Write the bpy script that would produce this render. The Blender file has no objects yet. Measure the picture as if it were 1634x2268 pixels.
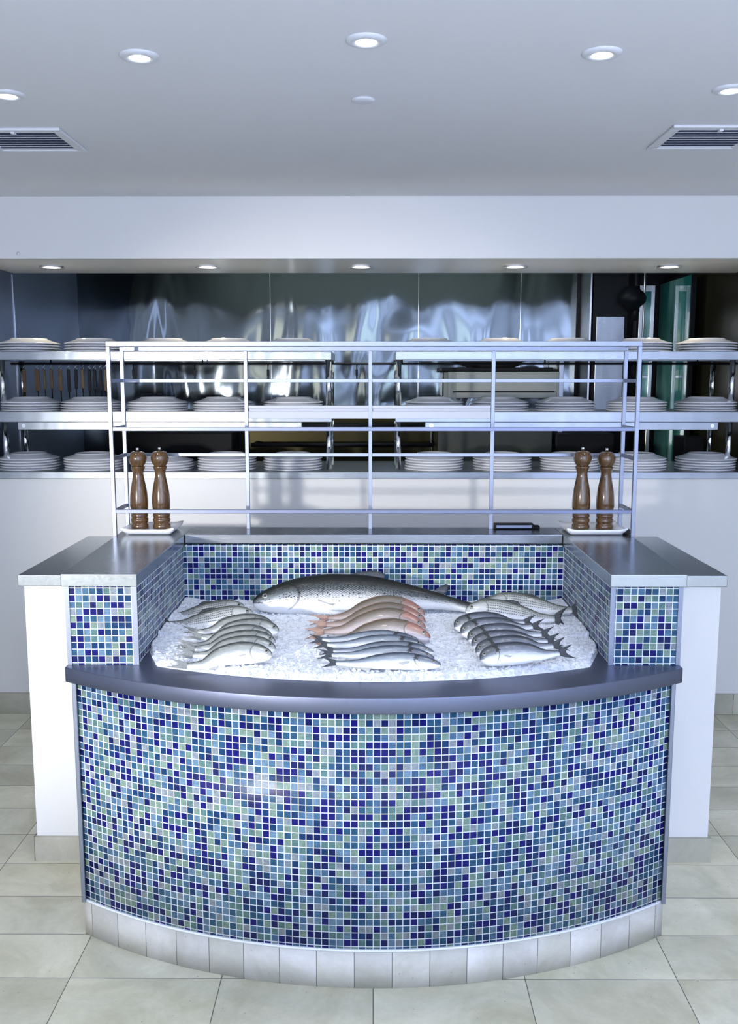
import bpy, bmesh, math, random
from mathutils import Vector, Matrix, noise
random.seed(7)
PI = math.pi
S = bpy.context.scene
COL = S.collection

# ------------------------------------------------------------------ camera
cam = bpy.data.objects.new('camera', bpy.data.cameras.new('camera'))
COL.objects.link(cam)
cam.data.sensor_fit = 'HORIZONTAL'
cam.data.sensor_width = 36
cam.data.lens = 2080 / 1634 * 36
cam.data.clip_start = 0.05
cam.location = (0, 0, 1.70)
cam.rotation_euler = (math.radians(90 - 8.099), 0, math.radians(0.2755))
S.camera = cam

# ------------------------------------------------------------------ world, daylight, exposure
W = bpy.data.worlds.new('world'); S.world = W; W.use_nodes = True
W.node_tree.nodes['Background'].inputs[0].default_value = (0.55, 0.68, 1.0, 1)
W.node_tree.nodes['Background'].inputs[1].default_value = 0.5
S.view_settings.view_transform = 'Standard'
S.view_settings.look = 'None'
S.view_settings.gamma = 1
S.view_settings.use_curve_mapping = False
S.view_settings.exposure = 0.55

DAY = (0.60, 0.69, 1.0)
WARM = (1.0, 0.86, 0.62)
def area(name, loc, rot, sx, sy, power, color, spread=180):
    l = bpy.data.lights.new(name, 'AREA'); l.shape = 'RECTANGLE'; l.size = sx; l.size_y = sy
    l.energy = power; l.color = color; l.spread = math.radians(spread)
    o = bpy.data.objects.new(name, l); COL.objects.link(o); o.location = loc; o.rotation_euler = rot
    return o
# added lights at unseen window strips behind the camera, laid out to streak kitchen steel
FRONT_Y = -3.2
WINX = [(-2.95, -2.6), (-1.6, -0.95), (-0.3, 0.1), (0.35, 0.85), (1.0, 1.3), (1.75, 2.05), (2.35, 3.0)]
WINP = [5, 11, 7, 12, 8, 10, 18]
WINC = [DAY, (1.0, 0.93, 0.72), DAY, (0.75, 0.9, 1.0), DAY, DAY, DAY]
for (a, b), p, c_ in zip(WINX, WINP, WINC):
    area('window_fill', ((a + b) / 2, FRONT_Y + 0.06, 1.46), (PI / 2, 0, 0), b - a, 2.0, p, c_)
# added unseen fill bounced off the ceiling; studio beam comes low from the left
area('bounce_fill', (0.9, -1.3, 1.25), (PI, math.radians(0), 0), 1.3, 1.0, 158, (0.54, 0.65, 1.0))

def spot(name, loc, target, power, color, ang=80, blend=0.6, rad=0.03):
    l = bpy.data.lights.new(name, 'SPOT'); l.energy = power; l.color = color
    l.spot_size = math.radians(ang); l.spot_blend = blend; l.shadow_soft_size = rad
    o = bpy.data.objects.new(name, l); COL.objects.link(o); o.location = loc
    d = Vector(target) - Vector(loc)
    o.rotation_euler = d.to_track_quat('-Z', 'Y').to_euler()
    return o

spot('studio_beam', (-2.95, -2.8, 1.60), (-0.2, 4.6, 1.02), 860, (1.0, 0.97, 0.94), 25, 0.8, 0.12)
area('kitchen_fill', (0.0, 5.75, 2.72), (0, 0, 0), 2.4, 0.3, 9, (0.85, 1.0, 0.95))  # added unseen fill to lighten the steel inside the kitchen

# ------------------------------------------------------------------ material helpers
def new_mat(name):
    m = bpy.data.materials.new(name); m.use_nodes = True
    nt = m.node_tree; b = nt.nodes['Principled BSDF']
    return m, nt, b
def N(nt, t, **kw):
    n = nt.nodes.new(t)
    for k, v in kw.items(): setattr(n, k, v)
    return n
def L(nt, a, b): nt.links.new(a, b)
def setin(n, **kw):
    for k, v in kw.items(): n.inputs[k.replace('_', ' ')].default_value = v
def math_(nt, op, a, b=None, c=None):
    n = nt.nodes.new('ShaderNodeMath'); n.operation = op
    for i, v in enumerate((a, b, c)):
        if v is None: continue
        if isinstance(v, (int, float)): n.inputs[i].default_value = v
        else: nt.links.new(v, n.inputs[i])
    return n.outputs[0]
def mixc(nt, f, a, b, mode='MIX'):
    n = nt.nodes.new('ShaderNodeMix'); n.data_type = 'RGBA'; n.blend_type = mode
    for i, v in ((0, f), (6, a), (7, b)):
        if isinstance(v, (int, float)): n.inputs[i].default_value = v
        elif isinstance(v, tuple): n.inputs[i].default_value = (*v, 1) if len(v) == 3 else v
        else: nt.links.new(v, n.inputs[i])
    return n.outputs[2]
def maprange(nt, v, a, b, c=0.0, d=1.0, smooth=False):
    n = nt.nodes.new('ShaderNodeMapRange')
    if smooth: n.interpolation_type = 'SMOOTHSTEP'
    nt.links.new(v, n.inputs[0])
    for i, x in enumerate((a, b, c, d)): n.inputs[i + 1].default_value = x
    return n.outputs[0]
def coord(nt, kind='Object', scale=None):
    tc = nt.nodes.new('ShaderNodeTexCoord'); o = tc.outputs[kind]
    if scale:
        mp = nt.nodes.new('ShaderNodeMapping'); mp.inputs['Scale'].default_value = scale
        nt.links.new(o, mp.inputs[0]); o = mp.outputs[0]
    return o
def noise_(nt, vec, scale=5, detail=3, rough=0.5, dist=0):
    n = nt.nodes.new('ShaderNodeTexNoise'); nt.links.new(vec, n.inputs['Vector'])
    n.inputs['Scale'].default_value = scale; n.inputs['Detail'].default_value = detail
    n.inputs['Roughness'].default_value = rough; n.inputs['Distortion'].default_value = dist
    return n
def bump(nt, h, b, strength=0.3, dist=0.01):
    n = nt.nodes.new('ShaderNodeBump'); n.inputs['Strength'].default_value = strength
    n.inputs['Distance'].default_value = dist
    nt.links.new(h, n.inputs['Height']); nt.links.new(n.outputs[0], b.inputs['Normal'])
    return n

def plain(name, col, rough=0.5, metal=0.0, var=0.06, vscale=8.0, spec=0.5, bumps=0.0, bscale=60, coat=0):
    m, nt, b = new_mat(name)
    c = coord(nt)
    nz = noise_(nt, c, vscale, 4)
    dark = tuple(max(0, x * (1 - var)) for x in col); lite = tuple(min(1, x * (1 + var)) for x in col)
    L(nt, mixc(nt, nz.outputs[0], dark, lite), b.inputs['Base Color'])
    setin(b, Roughness=rough, Metallic=metal)
    b.inputs['Specular IOR Level'].default_value = spec
    b.inputs['Coat Weight'].default_value = coat
    if bumps:
        n2 = noise_(nt, c, bscale, 3); bump(nt, n2.outputs[0], b, bumps, 0.002)
    return m
def steel(name, col=(0.60, 0.62, 0.66), rough=0.3, stretch=(2, 60, 60), wave=0.0, wscale=2.0):
    m, nt, b = new_mat(name)
    c = coord(nt)
    mp = nt.nodes.new('ShaderNodeMapping'); mp.inputs['Scale'].default_value = stretch; L(nt, c, mp.inputs[0])
    nz = noise_(nt, mp.outputs[0], 6, 4, 0.6)
    L(nt, mixc(nt, nz.outputs[0], tuple(x * 0.88 for x in col), tuple(min(1, x * 1.1) for x in col)), b.inputs['Base Color'])
    L(nt, maprange(nt, nz.outputs[0], 0.2, 0.8, rough * 0.85, rough * 1.2), b.inputs['Roughness'])
    b.inputs['Metallic'].default_value = 1.0
    if wave:
        n2 = noise_(nt, coord(nt, 'Object', (1.6, 1.6, 0.55)), wscale, 1.5, 0.4, 0.6)
        bump(nt, n2.outputs[0], b, 1.0, wave)
    return m
def emis(name, col, s):
    m, nt, b = new_mat(name)
    b.inputs['Base Color'].default_value = (*col, 1)
    b.inputs['Emission Color'].default_value = (*col, 1)
    b.inputs['Emission Strength'].default_value = s
    return m

M = {}
M['paint'] = plain('white_paint', (0.80, 0.80, 0.80), 0.55, var=0.015, vscale=3, bumps=0.08, bscale=180)
M['paint_gloss'] = plain('white_satin_paint', (0.80, 0.80, 0.79), 0.32, var=0.015, vscale=3, bumps=0.05, bscale=60)
M['ceil'] = plain('ceiling_paint', (0.78, 0.78, 0.79), 0.7, var=0.015, vscale=2)
M['steel'] = steel('brushed_steel')
M['steel_dark'] = steel('steel_worktop', (0.42, 0.45, 0.47), 0.24, (30, 3, 30))
M['steel_rim'] = steel('steel_rim', (0.17, 0.19, 0.27), 0.40, (40, 40, 40))
M['steel_shelf'] = steel('shelf_steel', (0.30, 0.33, 0.37), 0.30, (2, 40, 40), 0.002, 6)
M['shelf_steel2'] = steel('back_cap_steel', (0.26, 0.28, 0.32), 0.25, (2, 40, 40))
M['rack'] = steel('rack_steel', (0.27, 0.30, 0.38), 0.42, (40, 40, 4))
M['chrome'] = steel('chrome', (0.75, 0.77, 0.80), 0.1)
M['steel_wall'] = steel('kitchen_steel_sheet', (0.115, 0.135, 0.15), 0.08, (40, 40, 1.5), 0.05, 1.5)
M['black'] = plain('black_enamel', (0.006, 0.007, 0.010), 0.5, var=0.3, spec=0.15)
M['blackmatt'] = plain('black_rubber', (0.015, 0.015, 0.015), 0.7, var=0.2)
M['char'] = plain('char_crust', (0.02, 0.018, 0.016), 0.9, var=0.5, vscale=30, bumps=0.6)
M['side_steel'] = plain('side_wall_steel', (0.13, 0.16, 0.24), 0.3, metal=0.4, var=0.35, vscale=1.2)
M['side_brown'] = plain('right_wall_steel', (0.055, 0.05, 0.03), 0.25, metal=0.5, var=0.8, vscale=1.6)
M['grillsteel'] = plain('grill_casing_metal', (0.30, 0.31, 0.29), 0.45, metal=0.4, var=0.08)
M['dimsteel'] = plain('dull_cupboard_metal', (0.05, 0.053, 0.045), 0.4, metal=0.5, var=0.3, vscale=3)
M['brownsteel'] = steel('tarnished_steel', (0.028, 0.024, 0.012), 0.3)
M['porcelain'] = plain('white_porcelain', (0.90, 0.91, 0.94), 0.15, var=0.01, coat=0.3)
M['grille'] = plain('grille_white', (0.75, 0.76, 0.78), 0.45, var=0.02)
M['darkhole'] = plain('duct_dark', (0.16, 0.18, 0.26), 0.8, var=0.1)
M['lamp_warm'] = emis('lamp_glass', (1.0, 0.97, 0.88), 9)
M['shelf_grey'] = plain('pale_grey_metal', (0.48, 0.50, 0.56), 0.4, var=0.03)
M['trim'] = plain('lamp_trim', (0.72, 0.73, 0.76), 0.4, var=0.02)
M['handle'] = plain('tool_handle_wood', (0.16, 0.09, 0.035), 0.5, var=0.4, vscale=40)
M['linen'] = plain('white_linen', (0.86, 0.87, 0.90), 0.8, var=0.02, bumps=0.2, bscale=200)
M['grout'] = plain('white_caulk', (0.80, 0.83, 0.88), 0.6, var=0.05, vscale=60)
M['screen'] = plain('grey_panel', (0.16, 0.20, 0.33), 0.3, var=0.1)

def wood():
    m, nt, b = new_mat('turned_wood')
    c = coord(nt, 'Object', (40, 40, 7))
    nz = noise_(nt, c, 2.5, 5, 0.6, 1.5)
    cr = nt.nodes.new('ShaderNodeValToRGB'); L(nt, nz.outputs[0], cr.inputs[0])
    e = cr.color_ramp.elements
    e[0].position = 0.3; e[0].color = (0.045, 0.020, 0.006, 1)
    e[1].position = 0.75; e[1].color = (0.16, 0.083, 0.024, 1)
    L(nt, cr.outputs[0], b.inputs['Base Color'])
    setin(b, Roughness=0.22); b.inputs['Coat Weight'].default_value = 0.7; b.inputs['Coat Roughness'].default_value = 0.08
    return m
M['wood'] = wood()

TP = 0.0207
def mosaic():
    m, nt, b = new_mat('glass_mosaic')
    uv = coord(nt, 'UV')
    sc = nt.nodes.new('ShaderNodeVectorMath'); sc.operation = 'SCALE'; L(nt, uv, sc.inputs[0]); sc.inputs['Scale'].default_value = 1 / TP
    fl = nt.nodes.new('ShaderNodeVectorMath'); fl.operation = 'FLOOR'; L(nt, sc.outputs[0], fl.inputs[0])
    fr = nt.nodes.new('ShaderNodeVectorMath'); fr.operation = 'FRACTION'; L(nt, sc.outputs[0], fr.inputs[0])
    wn = nt.nodes.new('ShaderNodeTexWhiteNoise'); wn.noise_dimensions = '3D'; L(nt, fl.outputs[0], wn.inputs['Vector'])
    cr = nt.nodes.new('ShaderNodeValToRGB'); cr.color_ramp.interpolation = 'CONSTANT'
    pal = [(0.0, (0.010, 0.012, 0.17)), (0.15, (0.010, 0.018, 0.115)), (0.27, (0.014, 0.055, 0.16)), (0.39, (0.035, 0.115, 0.21)),
           (0.50, (0.085, 0.185, 0.31)), (0.60, (0.17, 0.29, 0.41)), (0.70, (0.13, 0.25, 0.24)), (0.80, (0.24, 0.36, 0.29)), (0.91, (0.29, 0.34, 0.38))]
    e = cr.color_ramp.elements
    while len(e) < len(pal): e.new(0.5)
    for i, (p, c) in enumerate(pal): e[i].position = p; e[i].color = (*c, 1)
    L(nt, wn.outputs['Value'], cr.inputs[0])
    # streaks running one of two ways in each tile
    sx = nt.nodes.new('ShaderNodeSeparateXYZ'); L(nt, sc.outputs[0], sx.inputs[0])
    sn = nt.nodes.new('ShaderNodeSeparateXYZ'); L(nt, wn.outputs['Color'], sn.inputs[0])
    pick = math_(nt, 'GREATER_THAN', sn.outputs[1], 0.5)
    a = math_(nt, 'ADD', math_(nt, 'MULTIPLY', sx.outputs[0], pick), math_(nt, 'MULTIPLY', sx.outputs[1], math_(nt, 'SUBTRACT', 1.0, pick)))
    bb = math_(nt, 'ADD', math_(nt, 'MULTIPLY', sx.outputs[1], pick), math_(nt, 'MULTIPLY', sx.outputs[0], math_(nt, 'SUBTRACT', 1.0, pick)))
    cx = nt.nodes.new('ShaderNodeCombineXYZ'); L(nt, math_(nt, 'MULTIPLY', a, 9.0), cx.inputs[0]); L(nt, math_(nt, 'MULTIPLY', bb, 1.3), cx.inputs[1])
    L(nt, math_(nt, 'MULTIPLY', sn.outputs[2], 40.0), cx.inputs[2])
    st = noise_(nt, cx.outputs[0], 0.9, 3, 0.6, 0.5)
    lum = maprange(nt, st.outputs[0], 0.3, 0.75, 0.70, 1.45)
    g = nt.nodes.new('ShaderNodeVectorMath'); g.operation = 'SCALE'; L(nt, cr.outputs[0], g.inputs[0]); L(nt, math_(nt, 'MULTIPLY', lum, 0.80), g.inputs['Scale'])
    # grout mask
    f = nt.nodes.new('ShaderNodeSeparateXYZ'); L(nt, fr.outputs[0], f.inputs[0])
    dx = math_(nt, 'ABSOLUTE', math_(nt, 'SUBTRACT', f.outputs[0], 0.5)); dy = math_(nt, 'ABSOLUTE', math_(nt, 'SUBTRACT', f.outputs[1], 0.5))
    d = math_(nt, 'MAXIMUM', dx, dy)
    mask = maprange(nt, d, 0.432, 0.452)
    L(nt, mixc(nt, mask, g.outputs[0], (0.86, 0.90, 0.95)), b.inputs['Base Color'])
    L(nt, maprange(nt, mask, 0, 1, 0.28, 0.8), b.inputs['Roughness']); b.inputs['Specular IOR Level'].default_value = 0.15
    h = math_(nt, 'SUBTRACT', 1.0, maprange(nt, d, 0.40, 0.46))
    tl = math_(nt, 'ADD', math_(nt, 'MULTIPLY', math_(nt, 'SUBTRACT', f.outputs[0], 0.5), math_(nt, 'SUBTRACT', sn.outputs[0], 0.5)),
               math_(nt, 'MULTIPLY', math_(nt, 'SUBTRACT', f.outputs[1], 0.5), math_(nt, 'SUBTRACT', sn.outputs[2], 0.5)))
    bump(nt, math_(nt, 'ADD', h, math_(nt, 'MULTIPLY', tl, 0.7)), b, 0.6, 0.0012)
    return m
M['mosaic'] = mosaic()

def stone(name, tw, th, ox, oy, kind='Object', col=(0.80, 0.765, 0.60), joint=0.0022, axes=(0, 1), seed=0):
    m, nt, b = new_mat(name)
    c = coord(nt, kind)
    s = nt.nodes.new('ShaderNodeSeparateXYZ'); L(nt, c, s.inputs[0])
    u = math_(nt, 'DIVIDE', math_(nt, 'SUBTRACT', s.outputs[axes[0]], ox), tw)
    v = math_(nt, 'DIVIDE', math_(nt, 'SUBTRACT', s.outputs[axes[1]], oy), th)
    cx = nt.nodes.new('ShaderNodeCombineXYZ')
    L(nt, math_(nt, 'FLOOR', u), cx.inputs[0]); L(nt, math_(nt, 'FLOOR', v), cx.inputs[1]); cx.inputs[2].default_value = seed
    wn = nt.nodes.new('ShaderNodeTexWhiteNoise'); wn.noise_dimensions = '3D'; L(nt, cx.outputs[0], wn.inputs['Vector'])
    fu = math_(nt, 'ABSOLUTE', math_(nt, 'SUBTRACT', math_(nt, 'FRACT', u), 0.5)); fv = math_(nt, 'ABSOLUTE', math_(nt, 'SUBTRACT', math_(nt, 'FRACT', v), 0.5))
    du = math_(nt, 'MULTIPLY', math_(nt, 'SUBTRACT', 0.5, fu), tw); dv = math_(nt, 'MULTIPLY', math_(nt, 'SUBTRACT', 0.5, fv), th)
    d = math_(nt, 'MINIMUM', du, dv)
    jm = maprange(nt, d, joint * 0.35, joint * 0.8, 1.0, 0.0)
    off = nt.nodes.new('ShaderNodeVectorMath'); off.operation = 'MULTIPLY_ADD'
    L(nt, wn.outputs['Color'], off.inputs[0]); off.inputs[1].default_value = (20, 20, 20); L(nt, c, off.inputs[2])
    n1 = noise_(nt, off.outputs[0], 3.5, 6, 0.62, 0.8); n2 = noise_(nt, off.outputs[0], 45, 4, 0.7)
    c1 = mixc(nt, maprange(nt, n1.outputs[0], 0.3, 0.7), tuple(x * y for x, y in zip(col, (0.76, 0.76, 0.66))), tuple(min(1, x * 1.14) for x in col))
    g = nt.nodes.new('ShaderNodeVectorMath'); g.operation = 'SCALE'; L(nt, c1, g.inputs[0])
    L(nt, math_(nt, 'ADD', maprange(nt, wn.outputs['Value'], 0, 1, 0.80, 1.04), maprange(nt, n2.outputs[0], 0.3, 0.7, -0.04, 0.04)), g.inputs['Scale'])
    vo = nt.nodes.new('ShaderNodeTexVoronoi'); L(nt, c, vo.inputs['Vector']); vo.inputs['Scale'].default_value = 26
    pit = maprange(nt, vo.outputs['Distance'], 0.02, 0.07, 0.45, 1.0)
    g2 = mixc(nt, 1.0, g.outputs[0], (1, 1, 1), 'MULTIPLY')
    nt.links.new(g.outputs[0], nt.nodes[-1].inputs[6])
    pc = nt.nodes.new('ShaderNodeCombineXYZ')
    for i in range(3): L(nt, pit, pc.inputs[i])
    L(nt, pc.outputs[0], nt.nodes[g2.node.name].inputs[7])
    L(nt, mixc(nt, jm, g2, (0.10, 0.10, 0.085)), b.inputs['Base Color'])
    setin(b, Roughness=0.42)
    bump(nt, math_(nt, 'SUBTRACT', n2.outputs[0], jm), b, 0.25, 0.001)
    return m
M['floor'] = stone('limestone_floor', 0.434, 0.2135, 0.0, 2.4705)
M['plinth'] = stone('limestone_plinth', 0.1065, 5.0, -0.0533, -2.5, 'UV', (0.66, 0.645, 0.62), 0.0016, seed=4)
M['skirt'] = stone('limestone_skirting', 0.434, 5.0, 0.1, -2.5, 'Object', (0.56, 0.545, 0.46), 0.002, (0, 2), seed=9)

def teal():
    m, nt, b = new_mat('teal_glass')
    c = coord(nt)
    nz = noise_(nt, coord(nt, 'Object', (1, 2.2, 0.8)), 2.0, 2, 0.45, 0.4)
    L(nt, mixc(nt, maprange(nt, nz.outputs[0], 0.40, 0.75), (0.03, 0.24, 0.22), (0.40, 0.82, 0.78)), b.inputs['Base Color'])  # pale streaks are reflections painted into the glass colour
    setin(b, Roughness=0.06); b.inputs['Coat Weight'].default_value = 1.0
    return m
M['teal'] = teal()

def ice_mat():
    m, nt, b = new_mat('crushed_ice')
    c = coord(nt)
    n1 = noise_(nt, c, 90, 4, 0.7)
    L(nt, mixc(nt, n1.outputs[0], (0.72, 0.78, 0.88), (0.88, 0.91, 0.97)), b.inputs['Base Color'])
    setin(b, Roughness=0.18); b.inputs['Subsurface Weight'].default_value = 0.0
    b.inputs['Specular IOR Level'].default_value = 0.6
    vo = nt.nodes.new('ShaderNodeTexVoronoi'); L(nt, c, vo.inputs['Vector']); vo.inputs['Scale'].default_value = 130
    bump(nt, math_(nt, 'ADD', vo.outputs['Distance'], n1.outputs[0]), b, 0.35, 0.003)
    return m
M['ice'] = ice_mat()

def glassice():
    m, nt, b = new_mat('clear_ice')
    b.inputs['Base Color'].default_value = (0.93, 0.96, 1, 1)
    setin(b, Roughness=0.12, IOR=1.31); b.inputs['Transmission Weight'].default_value = 0.3
    n1 = noise_(nt, coord(nt), 120, 2); bump(nt, n1.outputs[0], b, 0.4, 0.003)
    return m
M['iceglass'] = glassice()

def fish_mat(name, back, side, belly, back_w=0.25, scale_amt=0.35, spots=0.0, stripes=0.0, head=None, rough=0.36, metal=0.15, gill=0.77, tint=None, blotch=0.0):
    """UV: u runs tail 0 -> snout 1, v runs belly 0 -> back 1"""
    m, nt, b = new_mat(name)
    uv = coord(nt, 'UV'); s = nt.nodes.new('ShaderNodeSeparateXYZ'); L(nt, uv, s.inputs[0]); u, v = s.outputs[0], s.outputs[1]
    nz = noise_(nt, uv, 14, 4, 0.6)
    vv = math_(nt, 'ADD', v, maprange(nt, nz.outputs[0], 0.3, 0.7, -0.05, 0.05))
    c1 = mixc(nt, maprange(nt, vv, 0.30, 0.62, 0, 1, True), belly, side)
    c2 = mixc(nt, maprange(nt, vv, 1 - back_w - 0.14, 1 - back_w * 0.35, 0, 1, True), c1, back)
    # scales, drawn as a diagonal net on the body
    sc = nt.nodes.new('ShaderNodeVectorMath'); sc.operation = 'MULTIPLY'; L(nt, uv, sc.inputs[0]); sc.inputs[1].default_value = (95, 30, 1)
    rt = nt.nodes.new('ShaderNodeVectorRotate'); rt.rotation_type = 'Z_AXIS'; L(nt, sc.outputs[0], rt.inputs['Vector']); rt.inputs['Angle'].default_value = 0.785
    vo = nt.nodes.new('ShaderNodeTexVoronoi'); L(nt, rt.outputs[0], vo.inputs['Vector']); vo.inputs['Scale'].default_value = 1.0; vo.inputs['Randomness'].default_value = 0.25
    body = maprange(nt, u, gill - 0.015, gill + 0.015, 1, 0)
    scl = math_(nt, 'MULTIPLY', math_(nt, 'MULTIPLY', maprange(nt, vo.outputs['Distance'], 0.28, 0.62), body), maprange(nt, v, 0.25, 0.6, 0.15, 1.0))
    c3 = mixc(nt, math_(nt, 'MULTIPLY', scl, scale_amt), c2, tuple(x * 0.55 for x in back))
    if stripes:
        w = math_(nt, 'SINE', math_(nt, 'MULTIPLY', math_(nt, 'ADD', v, math_(nt, 'MULTIPLY', nz.outputs[0], 0.015)), 2 * PI * 10))
        dots = math_(nt, 'GREATER_THAN', math_(nt, 'SINE', math_(nt, 'MULTIPLY', u, 2 * PI * 42)), -0.55)
        sm = math_(nt, 'MULTIPLY', math_(nt, 'MULTIPLY', math_(nt, 'GREATER_THAN', w, 0.55), dots), math_(nt, 'MULTIPLY', body, math_(nt, 'GREATER_THAN', v, 0.36)))
        c3 = mixc(nt, math_(nt, 'MULTIPLY', sm, stripes), c3, (0.03, 0.035, 0.05))
    if spots:
        s2 = nt.nodes.new('ShaderNodeVectorMath'); s2.operation = 'MULTIPLY'; L(nt, uv, s2.inputs[0]); s2.inputs[1].default_value = (66, 19, 1)
        v2 = nt.nodes.new('ShaderNodeTexVoronoi'); L(nt, s2.outputs[0], v2.inputs['Vector']); v2.inputs['Scale'].default_value = 1.0
        sp = math_(nt, 'MULTIPLY', maprange(nt, v2.outputs['Distance'], 0.22, 0.30, 1, 0), maprange(nt, v, 0.30, 0.42))
        c3 = mixc(nt, math_(nt, 'MULTIPLY', sp, spots), c3, (0.006, 0.008, 0.01))
    if head:
        hm = math_(nt, 'MULTIPLY', math_(nt, 'SUBTRACT', 1.0, body), maprange(nt, v, 0.35, 0.6))
        c3 = mixc(nt, math_(nt, 'MULTIPLY', hm, 0.75), c3, head)
    if tint:
        c3 = mixc(nt, maprange(nt, u, 0.0, 0.3, 0.7, 0.0), c3, tint)
    if blotch:
        bx = math_(nt, 'DIVIDE', math_(nt, 'SUBTRACT', u, gill - 0.005), 0.032); by = math_(nt, 'DIVIDE', math_(nt, 'SUBTRACT', v, 0.70), 0.24)
        bd = math_(nt, 'ADD', math_(nt, 'SQRT', math_(nt, 'ADD', math_(nt, 'MULTIPLY', bx, bx), math_(nt, 'MULTIPLY', by, by))), maprange(nt, noise_(nt, sc.outputs[0], 0.35, 3).outputs[0], 0.3, 0.7, -0.7, 0.7))
        c3 = mixc(nt, math_(nt, 'MULTIPLY', maprange(nt, bd, 0.7, 1.0, 1, 0), blotch), c3, (0.015, 0.018, 0.022))
    # gill cover edge
    q = math_(nt, 'SUBTRACT', v, 0.5)
    gl = math_(nt, 'ABSOLUTE', math_(nt, 'SUBTRACT', u, math_(nt, 'ADD', gill - 0.02, math_(nt, 'MULTIPLY', math_(nt, 'MULTIPLY', q, q), 0.35))))
    gm = math_(nt, 'MULTIPLY', maprange(nt, gl, 0.003, 0.009, 1, 0), maprange(nt, math_(nt, 'ABSOLUTE', q), 0.36, 0.42, 1, 0))
    c4 = mixc(nt, math_(nt, 'MULTIPLY', gm, 0.55), c3, tuple(x * 0.3 for x in back))
    # mouth line
    ml = math_(nt, 'ABSOLUTE', math_(nt, 'SUBTRACT', v, math_(nt, 'ADD', 0.40, math_(nt, 'MULTIPLY', math_(nt, 'SUBTRACT', u, 0.93), 1.2))))
    mm = math_(nt, 'MULTIPLY', maprange(nt, ml, 0.015, 0.04, 1, 0), maprange(nt, u, 0.935, 0.945))
    c5 = mixc(nt, math_(nt, 'MULTIPLY', mm, 0.7), c4, (0.05, 0.05, 0.06))
    L(nt, c5, b.inputs['Base Color'])
    setin(b, Roughness=rough, Metallic=metal); b.inputs['Coat Weight'].default_value = 0.22; b.inputs['Coat Roughness'].default_value = 0.15
    bump(nt, math_(nt, 'SUBTRACT', math_(nt, 'MULTIPLY', scl, 0.4), gm), b, 0.5, 0.0015)
    return m
M['f_silver'] = fish_mat('silver_fish_skin', (0.05, 0.06, 0.055), (0.36, 0.39, 0.38), (0.86, 0.87, 0.88), 0.22, 0.25)
M['f_bass'] = fish_mat('bass_skin', (0.045, 0.07, 0.11), (0.30, 0.36, 0.43), (0.86, 0.88, 0.90), 0.26, 0.5, head=(0.06, 0.08, 0.13), blotch=0.9)
M['f_snapper'] = fish_mat('snapper_skin', (0.12, 0.095, 0.06), (0.30, 0.27, 0.255), (0.60, 0.54, 0.54), 0.32, 0.6, head=(0.34, 0.15, 0.125), tint=(0.31, 0.20, 0.16), metal=0.1)
M['f_bream'] = fish_mat('bream_skin', (0.03, 0.04, 0.06), (0.24, 0.28, 0.36), (0.84, 0.86, 0.90), 0.28, 0.4, head=(0.07, 0.08, 0.09), blotch=0.9)
M['f_stripe'] = fish_mat('striped_bass_skin', (0.09, 0.10, 0.07), (0.42, 0.45, 0.45), (0.80, 0.82, 0.85), 0.18, 0.15, stripes=0.9)
M['f_salmon'] = fish_mat('salmon_skin', (0.003, 0.006, 0.006), (0.22, 0.26, 0.28), (0.82, 0.84, 0.86), 0.52, 1.0, spots=1.0, gill=0.80, rough=0.5, metal=0.0)
for n_ in M['f_salmon'].node_tree.nodes:
    if n_.type == 'BSDF_PRINCIPLED': n_.inputs['Coat Weight'].default_value = 0.05; n_.inputs['Specular IOR Level'].default_value = 0.35
M['fin_dark'] = plain('dark_fin', (0.035, 0.045, 0.06), 0.4, var=0.4, vscale=60, bumps=0.5, bscale=150)
M['fin_grey'] = plain('grey_fin', (0.25, 0.27, 0.27), 0.4, var=0.35, vscale=60, bumps=0.5, bscale=150)
M['fin_pale'] = plain('pale_fin', (0.42, 0.43, 0.42), 0.4, var=0.2, vscale=60, bumps=0.4, bscale=150)
M['fin_red'] = plain('red_fin', (0.34, 0.22, 0.175), 0.4, var=0.3, vscale=60, bumps=0.5, bscale=150)
M['iris'] = plain('fish_iris', (0.34, 0.34, 0.30), 0.15, metal=0.4, var=0.2, vscale=200)
M['pupil'] = plain('fish_pupil', (0.006, 0.006, 0.01), 0.08, var=0.1)

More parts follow.
